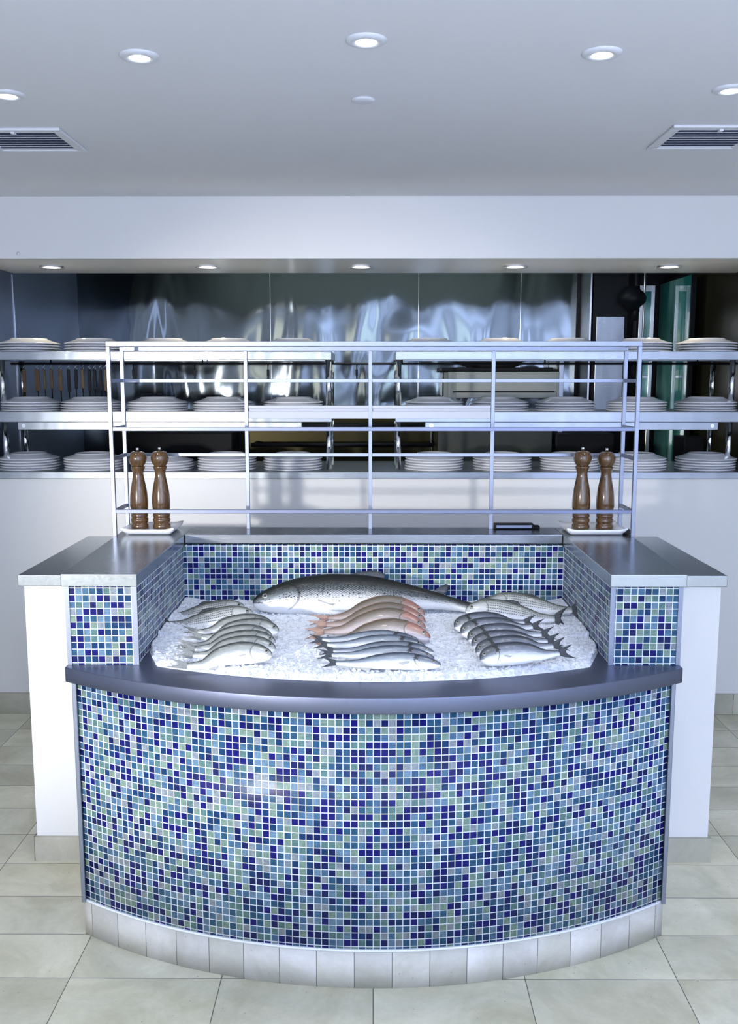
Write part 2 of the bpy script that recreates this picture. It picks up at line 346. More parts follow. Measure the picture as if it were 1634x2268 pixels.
# ------------------------------------------------------------------ mesh helpers
class MB:
    def __init__(s):
        s.bm = bmesh.new(); s.uv = s.bm.loops.layers.uv.new('UVMap')
    def _uvbox(s, faces, off=(0, 0)):
        for f in faces:
            f.normal_update(); n = f.normal; a = max(range(3), key=lambda i: abs(n[i]))
            for l in f.loops:
                c = l.vert.co
                l[s.uv].uv = ((c.y + 11, c.z) if a == 0 else (c.x, c.z) if a == 1 else (c.x, c.y + 7))
                l[s.uv].uv = (l[s.uv].uv[0] + off[0], l[s.uv].uv[1] + off[1])
    def box(s, x0, x1, y0, y1, z0, z1, uvoff=(0, 0), mi=0):
        v = [s.bm.verts.new((x, y, z)) for z in (z0, z1) for y in (y0, y1) for x in (x0, x1)]
        fs = [s.bm.faces.new([v[i] for i in q]) for q in ((0, 2, 3, 1), (4, 5, 7, 6), (0, 1, 5, 4), (2, 6, 7, 3), (0, 4, 6, 2), (1, 3, 7, 5))]
        s._uvbox(fs, uvoff)
        for f in fs: f.material_index = mi
        return v
    def prism(s, pts, z0, z1, uvoff=(0, 0)):
        """pts: list of (x,y) outline; caps are built as they stand (keep convex or strip-like)"""
        a = [s.bm.verts.new((x, y, z0)) for x, y in pts]; b = [s.bm.verts.new((x, y, z1)) for x, y in pts]
        n = len(pts); fs = [s.bm.faces.new(a[::-1]), s.bm.faces.new(b)]
        for i in range(n): fs.append(s.bm.faces.new((a[i], a[(i + 1) % n], b[(i + 1) % n], b[i])))
        s._uvbox(fs, uvoff)
    def arcband(s, cy, R0, R1, xm, z0, z1, n=64, cx=0):
        """solid band between two arcs centred (cx,cy), the near (-Y) side; R1 is the outer radius; UV u = arc length"""
        rows = []
        for i in range(n + 1):
            x1 = -xm + 2 * xm * i / n
            t = math.asin(x1 / R1)
            x0 = x1 * 1.0
            y1 = cy - R1 * math.cos(t); y0 = cy - math.sqrt(max(R0 * R0 - x0 * x0, 0))
            vs = [s.bm.verts.new(c) for c in ((x1, y1, z0), (x1, y1, z1), (x0, y0, z1), (x0, y0, z0))]
            rows.append((vs, t * R1))
        for (a, ua), (b, ub) in zip(rows, rows[1:]):
            for k, (i, j) in enumerate(((0, 1), (1, 2), (2, 3), (3, 0))):
                f = s.bm.faces.new((a[i], a[j], b[j], b[i])); f.smooth = k in (0, 2)
                for l in f.loops:
                    isb = l.vert in b
                    l[s.uv].uv = (ub if isb else ua, l.vert.co.z if k in (0, 2) else l.vert.co.y)
        s.bm.faces.new(rows[0][0]); s.bm.faces.new(rows[-1][0][::-1])
    def lathe(s, prof, c=(0, 0, 0), n=40, smooth=True, mi=0):
        rings = []
        for r, z in prof:
            if r < 1e-6: rings.append([s.bm.verts.new((c[0], c[1], c[2] + z))])
            else: rings.append([s.bm.verts.new((c[0] + r * math.cos(2 * PI * i / n), c[1] + r * math.sin(2 * PI * i / n), c[2] + z)) for i in range(n)])
        for a, b in zip(rings, rings[1:]):
            for i in range(n):
                j = (i + 1) % n
                if len(a) == 1 and len(b) == 1: continue
                q = (a[0], b[j], b[i]) if len(a) == 1 else (a[i], a[j], b[0]) if len(b) == 1 else (a[i], a[j], b[j], b[i])
                f = s.bm.faces.new(q); f.smooth = smooth; f.material_index = mi
    def tube(s, pts, r, n=8, cap=True):
        pts = [Vector(p) for p in pts]; rings = []
        for i, p in enumerate(pts):
            d = (pts[min(i + 1, len(pts) - 1)] - pts[max(i - 1, 0)]).normalized()
            a = d.orthogonal().normalized() if i == 0 else (rings_a - d * rings_a.dot(d)).normalized()
            rings_a = a; bq = d.cross(a)
            rr = r[i] if isinstance(r, (list, tuple)) else r
            rings.append([s.bm.verts.new(p + (a * math.cos(2 * PI * k / n) + bq * math.sin(2 * PI * k / n)) * rr) for k in range(n)])
        for a, b in zip(rings, rings[1:]):
            for k in range(n):
                f = s.bm.faces.new((a[k], a[(k + 1) % n], b[(k + 1) % n], b[k])); f.smooth = True
        if cap: s.bm.faces.new(rings[0][::-1]); s.bm.faces.new(rings[-1])
    def done(s, name, mat, parent=None, bevel=0, seg=2, recalc=True):
        if recalc: bmesh.ops.recalc_face_normals(s.bm, faces=s.bm.faces)
        me = bpy.data.meshes.new(name); s.bm.to_mesh(me); s.bm.free()
        for mm in (mat if isinstance(mat, (list, tuple)) else [mat]): me.materials.append(mm)
        o = bpy.data.objects.new(name, me); COL.objects.link(o)
        if parent: o.parent = parent
        if bevel:
            md = o.modifiers.new('bevel', 'BEVEL'); md.width = bevel; md.segments = seg; md.limit_method = 'ANGLE'; md.angle_limit = math.radians(40)
        return o
def empty(name, loc=(0, 0, 0), rz=0):
    o = bpy.data.objects.new(name, None); COL.objects.link(o); o.location = loc; o.rotation_euler = (0, 0, rz); o.empty_display_size = 0.05
    return o
def tag(o, label, cat, group=None):
    o['label'] = label; o['category'] = cat
    if group: o['group'] = group
    return o
def struct(o, label=None):
    o['kind'] = 'structure'
    if label: o['label'] = label
    return o
def copy_tree(o, parent=None):
    c = o.copy(); COL.objects.link(c); c.parent = parent
    for ch in [x for x in list(bpy.data.objects) if x.parent == o and x != c]: copy_tree(ch, c)
    return c
ORD = ['first', 'second', 'third', 'fourth', 'fifth', 'sixth', 'seventh', 'eighth', 'ninth', 'tenth', 'eleventh', 'twelfth', 'thirteenth', 'fourteenth']

# ------------------------------------------------------------------ the room
RX, WY, CZ = 3.2, 4.63, 2.558
SOF, SOFY = 2.27, 5.27
KX, KY = 1.975, 6.40
m = MB(); m.box(-RX - .1, RX + .1, FRONT_Y - .1, KY + .1, -0.1, 0); struct(m.done('floor', M['floor']), 'pale limestone floor of long rectangular tiles')
m = MB(); m.box(-RX - .1, RX + .1, FRONT_Y - .1, WY, CZ, CZ + .1); struct(m.done('ceiling', M['ceil']), 'smooth pale ceiling')
m = MB()
m.box(-RX, RX, WY, WY + .12, 0, 1.208)
m.box(-RX, RX, WY, SOFY, SOF, CZ + .1)
m.box(-RX, -KX, WY, SOFY, 1.208, SOF); m.box(KX, RX, WY, SOFY, 1.208, SOF)
struct(m.done('wall_back', M['paint_gloss']), 'white back wall with the long serving opening')
m = MB(); m.box(-RX - .1, -RX, FRONT_Y, WY, 0, CZ); struct(m.done('wall_left', M['paint']))
m = MB(); m.box(RX, RX + .1, FRONT_Y, WY, 0, CZ); struct(m.done('wall_right', M['paint']))
m = MB()
xs = [-RX - .1] + [x for ab in WINX for x in ab] + [RX + .1]
for i in range(0, len(xs), 2): m.box(xs[i], xs[i + 1], FRONT_Y - .12, FRONT_Y, 0, CZ)
for a, b in WINX:
    m.box(a, b, FRONT_Y - .12, FRONT_Y, 0, 0.4); m.box(a, b, FRONT_Y - .12, FRONT_Y, 2.47, CZ)
struct(m.done('wall_front', M['paint']))
m = MB()
m.box(-RX + .001, RX - .001, WY - .014, WY, 0, 0.106); struct(m.done('baseboard_back', M['skirt']), 'stone skirting along the back wall')

# kitchen shell behind the opening
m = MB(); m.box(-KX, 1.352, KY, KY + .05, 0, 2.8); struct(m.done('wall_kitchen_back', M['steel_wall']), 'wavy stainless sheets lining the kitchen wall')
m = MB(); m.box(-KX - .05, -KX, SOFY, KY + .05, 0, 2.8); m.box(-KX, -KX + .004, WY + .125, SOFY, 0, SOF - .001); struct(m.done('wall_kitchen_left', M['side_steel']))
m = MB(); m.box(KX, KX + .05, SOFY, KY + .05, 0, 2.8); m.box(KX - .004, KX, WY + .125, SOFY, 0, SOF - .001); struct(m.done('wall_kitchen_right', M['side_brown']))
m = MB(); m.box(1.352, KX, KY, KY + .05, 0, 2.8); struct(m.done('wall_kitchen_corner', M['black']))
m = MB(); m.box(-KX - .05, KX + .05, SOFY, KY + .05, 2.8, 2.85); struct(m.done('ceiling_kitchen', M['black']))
m = MB()
for x in (-0.69, 0.30, 0.98): m.box(x - .0015, x + .0015, KY - .0015, KY, 1.0, 2.8)
m.box(-KX + .0045, -KX + .007, 5.24, 5.25, 1.25, 2.26)
struct(m.done('trim_1', M['chrome']), 'thin bright seams between the steel sheets')

# ------------------------------------------------------------------ display counter
disp = tag(empty('fish_display_counter', (0, 2.43, 0)), 'bow-fronted display counter clad in blue mosaic tiles with a steel rim', 'display counter')
def P(o):                      # parent to the counter without moving the geometry
    o.parent = disp; o.matrix_parent_inverse = Matrix.Translation((0, -2.43, 0)); return o
AC = 4.08
PZ = 0.11
RZ0, RZ1 = 0.81, 0.855
m = MB(); m.arcband(AC, 1.55, 1.652, 0.888, 0.0, PZ, 72)
P(m.done('plinth', M['plinth'])); 
m = MB(); m.arcband(AC, 1.60, 1.653, 0.886, PZ, PZ + .007, 72); P(m.done('grout_bead', M['grout']))
m = MB(); m.arcband(AC, 1.60, 1.648, 0.880, PZ + .007, RZ0, 96); P(m.done('mosaic_front', M['mosaic']))
ye = AC - math.sqrt(1.65 ** 2 - .885 ** 2)
m = MB()
m.box(-.893, -.880, ye - .012, ye + .35, PZ, RZ0); P(m.done('edge_trim', M['rack'], bevel=.002))
m = MB(); m.box(.880, .893, ye - .012, ye + .35, PZ, RZ0); P(m.done('edge_trim', M['rack'], bevel=.002))
m = MB(); m.box(-.878, .878, 2.75, 3.57, 0, .80); P(m.done('carcass', M['paint_gloss']))
# rim with its downturned curved face
m = MB()
n = 80; rows = []
for i in range(n + 1):
    x = -.912 + 1.824 * i / n
    yo = AC - math.sqrt(1.672 ** 2 - x * x)
    rows.append([m.bm.verts.new(c) for c in ((x, yo, RZ0), (x, yo, RZ1), (x, 3.40, RZ1), (x, 3.40, RZ0))])
for a, b in zip(rows, rows[1:]):
    for k in range(4):
        f = m.bm.faces.new((a[k], a[(k + 1) % 4], b[(k + 1) % 4], b[k])); f.smooth = (k == 0)
m.bm.faces.new(rows[0]); m.bm.faces.new(rows[-1][::-1])
P(m.done('rim', M['steel_rim'], bevel=.0025, seg=3))
CZ0, CZ1 = 1.094, 1.132
PF = 2.705
for sgn in (-1, 1):
    m = MB()
    a, b = sorted((sgn * .700, sgn * .905))
    m.box(a, b, PF, 3.57, RZ1, CZ0, (3.3 if sgn > 0 else 1.17, .0085)); P(m.done('tiled_pier', M['mosaic']))
    for xx in (.700, .897):
        m = MB(); a, b = sorted((sgn * xx, sgn * (xx + .013)))
        if xx == .700: a, b = sorted((sgn * .697, sgn * .712))
        m.box(a, b, PF - .004, PF + .012 if xx > .7 else PF + .002, RZ1 + .0005, CZ0); P(m.done('edge_trim', M['rack']))
    m = MB()
    pts = [(sgn * .694, 2.695), (sgn * .918, 2.695), (sgn * .948, 3.575), (sgn * .694, 3.575)]
    m.prism(pts if sgn > 0 else pts[::-1], CZ0, CZ1)
    P(m.done('steel_cap', M['steel_dark'], bevel=.0025, seg=3))
m = MB(); m.box(-.70, .70, 3.405, 3.57, RZ1, CZ0, (0.004, .0085)); P(m.done('tiled_back', M['mosaic']))
m = MB(); m.box(-.6935, .6935, 3.40, 3.575, CZ0 + .004, CZ1); P(m.done('steel_cap', M['shelf_steel2'], bevel=.0025, seg=3))
for s_ in (-1, 1):
    m = MB(); m.box(min(s_ * .700, s_ * .6935), max(s_ * .700, s_ * .6935), 3.390, 3.4045, CZ0 - .004, CZ1 - .004); P(m.done('corner_seal', M['blackmatt']))

# ------------------------------------------------------------------ white counter around the display
cnt = tag(empty('service_counter', (0, 3.5, 0)), 'white counter with dark steel top wrapping round the mosaic display', 'counter')
def PC(o): o.parent = cnt; o.matrix_parent_inverse = Matrix.Translation((0, -3.5, 0)); return o
m = MB()
m.box(-1.195, -.955, 3.14, 3.90, 0.09, 0.997); m.box(.955, 1.185, 3.14, 3.90, 0.09, 0.997); m.box(-.955, .955, 3.60, 3.90, 0.09, 0.997)
PC(m.done('counter_body', M['paint_gloss']))
m = MB()
m.box(-1.205, -.955, 3.128, 3.912, 0, 0.09); m.box(.955, 1.195, 3.128, 3.912, 0, 0.09); m.box(-.955, .955, 3.60, 3.912, 0, 0.09)
PC(m.done('stone_skirting', M['skirt']))
m = MB()
for a, b in ((-1.212, -.952), (.952, 1.202)): m.box(a, b, 3.128, 3.93, 0.998, 1.037)
m.box(-.952, .952, 3.58, 3.93, 0.998, 1.037)
PC(m.done('worktop', M['steel_dark'], bevel=.0025, seg=3))
for s_ in (-1, 1):
    a, b = sorted((s_ * 1.035, s_ * 1.050)); m = MB(); m.box(a, b, 3.60, 3.92, 1.0372, 1.0382); PC(m.done('dark_strip', M['blackmatt']))  # thin dark strip laid on the worktop

# ------------------------------------------------------------------ crushed ice bed
def ice_front(x):
    if abs(x) < 0.64: return AC - math.sqrt(1.536 ** 2 - x * x)
    y0 = AC - math.sqrt(1.536 ** 2 - 0.64 ** 2)
    return y0 + (abs(x) - 0.64) * 2.6
def ice_z(x, y):
    yf = ice_front(x)
    e = min(1, max(0, (y - yf) / 0.028)); e = e * e * (3 - 2 * e)
    base = 0.014 + 0.012 * (y - 2.6) / 0.8
    nz = noise.noise(Vector((x * 9, y * 9, 1))) * .007 + noise.noise(Vector((x * 34, y * 34, 3))) * .004
    side = max(0, (abs(x) - .60) / .1) * .012 if y > 2.95 else 0
    return RZ1 + .0005 + e * (base + nz + side)
m = MB(); NX, NY = 300, 170; g = []
for j in range(NY + 1):
    r = []
    for i in range(NX + 1):
        x = -.697 + 1.394 * i / NX; yf = ice_front(x); y = yf + (3.403 - yf) * j / NY
        z = ice_z(x, y)
        if j: z += noise.noise(Vector((x * 110, y * 110, 7))) * .003 + abs(noise.noise(Vector((x * 70, y * 70, 9)))) * .004
        r.append(m.bm.verts.new((x, y, max(z, RZ1 + .0004))))
    g.append(r)
for j in range(NY):
    for i in range(NX):
        f = m.bm.faces.new((g[j][i], g[j][i + 1], g[j + 1][i + 1], g[j + 1][i])); f.smooth = False
bot = [m.bm.verts.new((v.co.x, v.co.y, RZ1 + .0002)) for v in g[0]]
ice = m.done('ice_bed', M['ice'], recalc=False)
tag(ice, 'bed of crushed ice filling the well of the mosaic counter', 'ice'); ice['kind'] = 'stuff'
m = MB()
for k in range(2600):
    x = random.uniform(-.68, .68); yf = ice_front(x)
    y = yf + .006 + (3.39 - yf) * random.random() ** (1.9 if random.random() < .6 else 1.0)
    r = random.uniform(.0025, .0075) * (1.2 if y < yf + .05 else 1)
    z = ice_z(x, y) + r * .35
    q = Matrix.Rotation(random.uniform(0, 6.3), 3, Vector((random.uniform(-1, 1), random.uniform(-1, 1), random.uniform(-1, 1))).normalized())
    vs = [m.bm.verts.new(Vector((x, y, z)) + q @ (Vector(d) * r * random.uniform(.6, 1.25))) for d in ((1, 0, 0), (0, 1, 0), (-1, 0, 0), (0, -1, 0), (0, 0, 1), (0, 0, -1))]
    for a, b in ((0, 1), (1, 2), (2, 3), (3, 0)):
        m.bm.faces.new((vs[a], vs[b], vs[4])); m.bm.faces.new((vs[b], vs[a], vs[5]))
o = m.done('ice_chips', M['iceglass'], recalc=False)
tag(o, 'loose clear chips scattered over the crushed ice bed', 'ice'); o['kind'] = 'stuff'

# ------------------------------------------------------------------ fish
def catmull(P_, t):
    n = len(P_) - 1; k = min(int(t * n), n - 1); f = t * n - k
    p = [P_[max(k - 1, 0)], P_[k], P_[k + 1], P_[min(k + 2, n)]]
    return tuple(0.5 * ((2 * p[1][i]) + (-p[0][i] + p[2][i]) * f + (2 * p[0][i] - 5 * p[1][i] + 4 * p[2][i] - p[3][i]) * f * f + (-p[0][i] + 3 * p[1][i] - 3 * p[2][i] + p[3][i]) * f ** 3) for i in range(2))
def lerp_tab(tab, s):
    for (a, x), (b, y) in zip(tab, tab[1:]):
        if s <= b:
            f = (s - a) / (b - a); f = f * f * (3 - 2 * f) if False else f
            return x + (y - x) * f
    return tab[-1][1]
PROF = [(0, .13), (.06, .135), (.15, .19), (.27, .30), (.40, .41), (.53, .48), (.65, .50), (.75, .475), (.84, .405), (.91, .30), (.96, .195), (.985, .12), (1, .05)]
PROF_DEEP = [(0, .12), (.06, .13), (.15, .19), (.27, .31), (.40, .42), (.53, .485), (.66, .50), (.77, .485), (.86, .425), (.925, .33), (.97, .21), (.99, .13), (1, .06)]
def make_fish(name, spine, Lb, H, mat, fin, tip, tilt, flip=1, lean=0.0, thick=0.40, prof=PROF, tailL=.24, tailW=.30, dorsal=(.35, .68, .05), arch=1.0, eye=.022, adipose=False, nod=0.0, eyepos=(.915, .35), tail2=0.0, spiny=False):
    """spine: (u,v) in body lengths from peduncle (-1) to snout (0); tip: world place of the snout;
    tilt: how steeply the fish leans back; flip -1: head to the left"""
    root = empty(name, tip)
    T = math.radians(tilt)
    U = Vector((flip, 0, 0)); V = Vector((0, math.cos(T), math.sin(T)))
    Nn = Vector((0, -math.sin(T), math.cos(T)))
    ca, sa = math.cos(nod), math.sin(nod)
    def W3(u, v, w=0):
        u2 = u * ca - v * sa; v2 = u * sa + v * ca
        return U * u2 + V * v2 + Nn * (w + lean * u)
    sp = [(a * Lb, b * Lb * arch) for a, b in spine]
    NS, NR = 56, 24
    def fr(s):
        p = catmull(sp, s); q = catmull(sp, min(1, s + .01)); q0 = catmull(sp, max(0, s - .01))
        d = Vector((q[0] - q0[0], q[1] - q0[1])).normalized()
        return p, d, Vector((-d.y, d.x))
    m = MB(); rings = []
    for i in range(NS + 1):
        s = i / NS; s = s ** .92
        p, d, nn = fr(s); h = lerp_tab(prof, s) * H; w = h * thick * (1.15 if s > .6 else 1.0)
        if s < .1: w *= .5 + 5 * s
        r = []
        for k in range(NR):
            ph = 2 * PI * k / NR; c = math.cos(ph); sn = math.sin(ph)
            cc = math.copysign(abs(c) ** .92, c); ss = math.copysign(abs(sn) ** .85, sn)
            r.append((m.bm.verts.new(W3(p[0] + nn.x * h * cc, p[1] + nn.y * h * cc, w * ss)), (s, (c + 1) / 2)))
        rings.append(r)
    for a, b in zip(rings, rings[1:]):
        for k in range(NR):
            j = (k + 1) % NR; q = (a[k], a[j], b[j], b[k])
            f = m.bm.faces.new([x[0] for x in q]); f.smooth = True
            for l, x in zip(f.loops, q): l[m.uv].uv = x[1]
    for r in (rings[0], rings[-1]):
        f = m.bm.faces.new([x[0] for x in r]); f.smooth = True
        for l, x in zip(f.loops, r): l[m.uv].uv = x[1]
    m.done('body', mat, root)
    # tail fin: forked, with a rippled surface
    def sheet(outl, nm, th=.0012, rip=.0015, mt=fin):
        """outl: rows of points; each row (root->tip) of (u,v)"""
        m = MB(); A = []
        for j, row in enumerate(outl):
            A.append([(m.bm.verts.new(W3(u, v, w0 + th + rip * math.sin(j * 2.2) * i / len(row))), m.bm.verts.new(W3(u, v, w0 - th + rip * math.sin(j * 2.2) * i / len(row)))) for i, (u, v, w0) in enumerate(row)])
        for a, b in zip(A, A[1:]):
            for i in range(len(a) - 1):
                for s_ in (0, 1): f = m.bm.faces.new((a[i][s_], a[i + 1][s_], b[i + 1][s_], b[i][s_])); f.smooth = True
            for e in (0, len(a) - 1): m.bm.faces.new((a[e][0], a[e][1], b[e][1], b[e][0]))
        for r in (A[0], A[-1]):
            for i in range(len(r) - 1): m.bm.faces.new((r[i][0], r[i][1], r[i + 1][1], r[i + 1][0]))
        return m.done(nm, mt, root)
    p0, d0, n0 = fr(0.0); d0 = (Vector(d0) + Vector((0, tail2))).normalized(); n0 = Vector((-d0.y, d0.x))
    h0 = lerp_tab(prof, 0) * H; rows = []
    for j in range(17):
        f = j / 8 - 1                          # -1 .. 1 across the fin
        lenf = tailL * Lb * (.45 + .55 * abs(f) ** 1.5) * (1 + .015 * math.sin(j * 5.1))
        row = []
        for i in range(6):
            t = i / 5
            across = f * (h0 * .9 * (1 - t) + tailW * Lb * .5 * t ** .8)
            row.append((p0[0] + .01 * Lb - d0.x * lenf * t + n0.x * across, p0[1] - d0.y * lenf * t + n0.y * across, 0))
        rows.append(row)
    sheet(rows, 'tail_fin')
    a, b, hh = dorsal; rows = []
    for j in range(15):
        f = j / 14; s = a + (b - a) * f; p, d, nn = fr(s); h = lerp_tab(prof, s) * H
        k = math.sin(PI * min(1, (1 - f) * .55 + .45 * (1 - f) ** .5) * .98) if False else (math.sin(PI * (f ** .6)) * .6 + .4 * (1 - abs(2 * f - 1)))
        if spiny: k *= (1 if j % 2 == 0 else .78)
        e = hh * Lb * max(.05, k)
        row = []
        for t in (0, .5, 1):
            off = h * .90 + (h * .1 + e) * t
            row.append((p[0] + nn.x * off - d.x * e * .9 * t, p[1] + nn.y * off - d.y * e * .9 * t, 0.001))
        rows.append(row)
    sheet(rows, 'dorsal_fin', .0008, .0006)
    if adipose:
        p, d, nn = fr(.16); h = lerp_tab(prof, .16) * H; rows = []
        for j in range(7):
            f = j / 6; e = .045 * Lb * math.sin(PI * (.15 + .8 * f))
            rows.append([(p[0] + d.x * (f - .5) * .06 * Lb + nn.x * (h * .88 + e * t) - d.x * e * .7 * t, p[1] + nn.y * (h * .88 + e * t) + d.y * (f - .5) * .06 * Lb, .001) for t in (0, .5, 1)])
        sheet(rows, 'adipose_fin', .003, 0, M['fin_dark'])
    # pectoral fin lying back against the flank
    s = .70; p, d, nn = fr(s); h = lerp_tab(prof, s) * H; w = h * thick * 1.15; rows = []
    for j in range(9):
        f = j / 4 - 1; row = []
        for t in (0, .35, .7, 1):
            ln = .10 * Lb * (1 - .35 * abs(f)) * t
            row.append((p[0] - d.x * ln + nn.x * (-h * .35 + f * (.006 + .014 * t) * Lb - .012 * Lb * t), p[1] - d.y * ln + nn.y * (-h * .35 + f * (.006 + .014 * t) * Lb - .012 * Lb * t), w * .92 * (1 - .10 * t) + .001))
        rows.append(row)
    sheet(rows, 'pectoral_fin', .0006, .0004, M['fin_pale'])
    # anal fin
    rows = []
    for j in range(7):
        f = j / 6; s = .22 + .12 * f; p, d, nn = fr(s); h = lerp_tab(prof, s) * H; e = .035 * Lb * (f ** .5)
        rows.append([(p[0] - nn.x * (h * .9 + e * t) - d.x * e * t, p[1] - nn.y * (h * .9 + e * t) - d.y * e * t, .001) for t in (0, .5, 1)])
    sheet(rows, 'anal_fin', .0008, .0004, M['fin_pale'])
    # eye
    s, vv = eyepos; p, d, nn = fr(s); h = lerp_tab(prof, s) * H; w = h * thick * 1.15 * math.sqrt(max(0, 1 - vv * vv))
    c = W3(p[0] + nn.x * h * vv, p[1] + nn.y * h * vv, w * .96)
    nrm = (Nn + V * vv * .5).normalized(); r = eye * Lb
    m = MB(); prof_e = [(1.15, -.15), (1.08, .10), (.85, .26), (.56, .36), (.54, .37), (.3, .42), (0, .44)]
    m.lathe([(a_ * r, b_ * r) for a_, b_ in prof_e], n=24)
    o = m.done('eye', M['iris'], root)
    m = MB(); m.lathe([(0, .40 * r), (.5 * r, .385 * r), (.42 * r, .44 * r), (0, .50 * r)], n=20); m.done('pupil', M['pupil'], o)
    o.rotation_euler = nrm.to_track_quat('Z', 'Y').to_euler(); o.location = c
    return root

SP = dict(
 silver=[(-1, -.085), (-.8, -.075), (-.62, .0), (-.42, .030), (-.2, .032), (0, 0)],
 bass=[(-1, .040), (-.8, .028), (-.6, .045), (-.4, .050), (-.2, .038), (0, 0)],
 snapper=[(-1, -.03), (-.8, -.01), (-.6, .065), (-.4, .105), (-.2, .08), (0, 0)],
 bream=[(-1, .045), (-.8, .035), (-.6, .065), (-.4, .073), (-.18, .055), (0, 0)],
 stripe=[(-1, -.085), (-.8, -.08), (-.6, -.045), (-.4, -.012), (-.2, .012), (0, 0)],
 stripeL=[(-1, -.135), (-.8, -.140), (-.6, -.11), (-.4, -.075), (-.2, -.03), (0, 0)],
 salmon=[(-1, -.02), (-.83, .015), (-.66, .035), (-.5, .045), (-.33, .043), (-.16, .028), (0, 0)])
PXC, F_ = 817.0, 2080.0
def jig(sp, a=.006): return [(u, v + random.uniform(-a, a)) for u, v in sp]

# left: two striped bass, then six silver fish; rows listed from the tiled back to the front rim
tag(make_fish('striped_bass', SP['stripeL'], .262, .088, M['f_stripe'], M['fin_dark'], (-.450, 3.205, .905), 50, arch=.9, tailL=.16, dorsal=(.4, .6, .03)),
    'striped fish at back left, half hidden behind the other striped one', 'fish', 'striped fish on the ice')
tag(make_fish('striped_bass', SP['stripeL'], .285, .092, M['f_stripe'], M['fin_dark'], (-.405, 3.095, .910), 50, tailL=.17, dorsal=(.38, .6, .03)),
    'striped fish at back left, in front of another, tail against the left tiles', 'fish', 'striped fish on the ice')
LS = [(-.330, 2.995, 'rearmost of the six plain silver fish on the left'),
      (-.303, 2.925, 'second from the rear of the six plain silver fish on the left'),
      (-.318, 2.855, 'third from the rear of the six plain silver fish on the left'),
      (-.300, 2.790, 'fourth from the rear of the six plain silver fish on the left'),
      (-.293, 2.725, 'silver fish just behind the frontmost one of the left row'),
      (-.296, 2.655, 'frontmost silver fish of the left row, its whole white belly showing')]
for i, (x, y, lab) in enumerate(LS):
    tag(make_fish('silver_fish', jig(SP['silver'], .004), .245, .074, M['f_silver'], M['fin_grey'], (x, y, .897), 46, arch=1.0 + .15 * (i % 3), tailL=.24, tailW=.11, dorsal=(.3, .5, .012), eye=.024, tail2=-.25, nod=random.uniform(-.03, .03)),
        lab, 'fish', 'plain silver fish on the left of the ice')
# centre: salmon, four snappers, five sea bass
tag(make_fish('salmon', SP['salmon'], .775, .150, M['f_salmon'], M['fin_dark'], (-.425, 3.235, .912), 62, flip=-1, tailL=.13, tailW=.2, thick=.5, dorsal=(.40, .56, .035), adipose=True, eye=.0125, eyepos=(.925, .35), spiny=True),
    'very large spotted salmon lying along the tiled back', 'fish')
SN = [(.172, 3.065, .925, 1.15, 'rearmost of the four reddish fish, against the big salmon'),
      (.170, 2.995, .920, 1.1, 'second from the rear of the four reddish fish'),
      (.166, 2.93, .915, 1.15, 'third from the rear of the four reddish fish'),
      (.178, 2.86, .902, 1.0, 'frontmost and reddest-headed of the four reddish fish')]
for x, y, z, ar, lab in SN:
    tag(make_fish('red_snapper', jig(SP['snapper'], .003), .325, .074, M['f_snapper'], M['fin_red'], (x, y, z - .01), 46, arch=ar, tailL=.20, tailW=.12, dorsal=(.3, .72, .008), eye=.019),
        lab, 'fish', 'reddish fish in the middle of the ice')
SB = [(.140, 2.845, 'rearmost dark-tailed fish in the centre, its head hidden'),
      (.158, 2.785, 'second of the slim dark-tailed fish, just in front of the red ones'),
      (.180, 2.722, 'middle one of the slim dark-tailed fish in the centre'),
      (.178, 2.660, 'slim dark-tailed fish just behind the frontmost one in the centre'),
      (.193, 2.597, 'frontmost slim dark-tailed fish, nearest the steel rim')]
for i, (x, y, lab) in enumerate(SB):
    tag(make_fish('sea_bass', jig(SP['bass'], .003), .300, .055, M['f_bass'], M['fin_dark'], (x, y, .888), 44, tailL=.15, tailW=.11, thick=.45, dorsal=(.3, .7, .005), eye=.017, nod=random.uniform(-.02, .02)),
        lab, 'fish', 'slim dark-tailed fish in the centre of the ice')
# right: two striped bass, six bream, heads to the left
tag(make_fish('striped_bass', SP['stripe'], .30, .090, M['f_stripe'], M['fin_dark'], (.385, 3.175, .925), 52, flip=-1, tailL=.17, dorsal=(.4, .6, .02), nod=-.02),
    'striped fish at back right, mostly behind the other striped one', 'fish', 'striped fish on the ice')
tag(make_fish('striped_bass', SP['stripe'], .300, .094, M['f_stripe'], M['fin_dark'], (.312, 3.105, .918), 50, flip=-1, tailL=.17, dorsal=(.4, .6, .03), eye=.022),
    'striped fish at back right whose head touches the salmon tail', 'fish', 'striped fish on the ice')
BR = [(.265, 2.990, 'rearmost of the six blunt-headed bream on the right'),
      (.280, 2.915, 'second from the rear of the blunt-headed bream on the right'),
      (.295, 2.843, 'third from the rear of the blunt-headed bream on the right'),
      (.300, 2.770, 'fourth from the rear of the blunt-headed bream on the right'),
      (.305, 2.700, 'bream just behind the frontmost one on the right'),
      (.310, 2.632, 'frontmost bream on the right, nearest the steel rim')]
for i, (x, y, lab) in enumerate(BR):
    tag(make_fish('sea_bream', jig(SP['bream'], .004), .232, .074, M['f_bream'], M['fin_dark'], (x, y, .893), 46, flip=-1, prof=PROF_DEEP, tailL=.20, tailW=.20, dorsal=(.25, .72, .008), eye=.024, nod=-.06 + random.uniform(-.02, .02)),
        lab, 'fish', 'blunt-headed bream on the right of the ice')

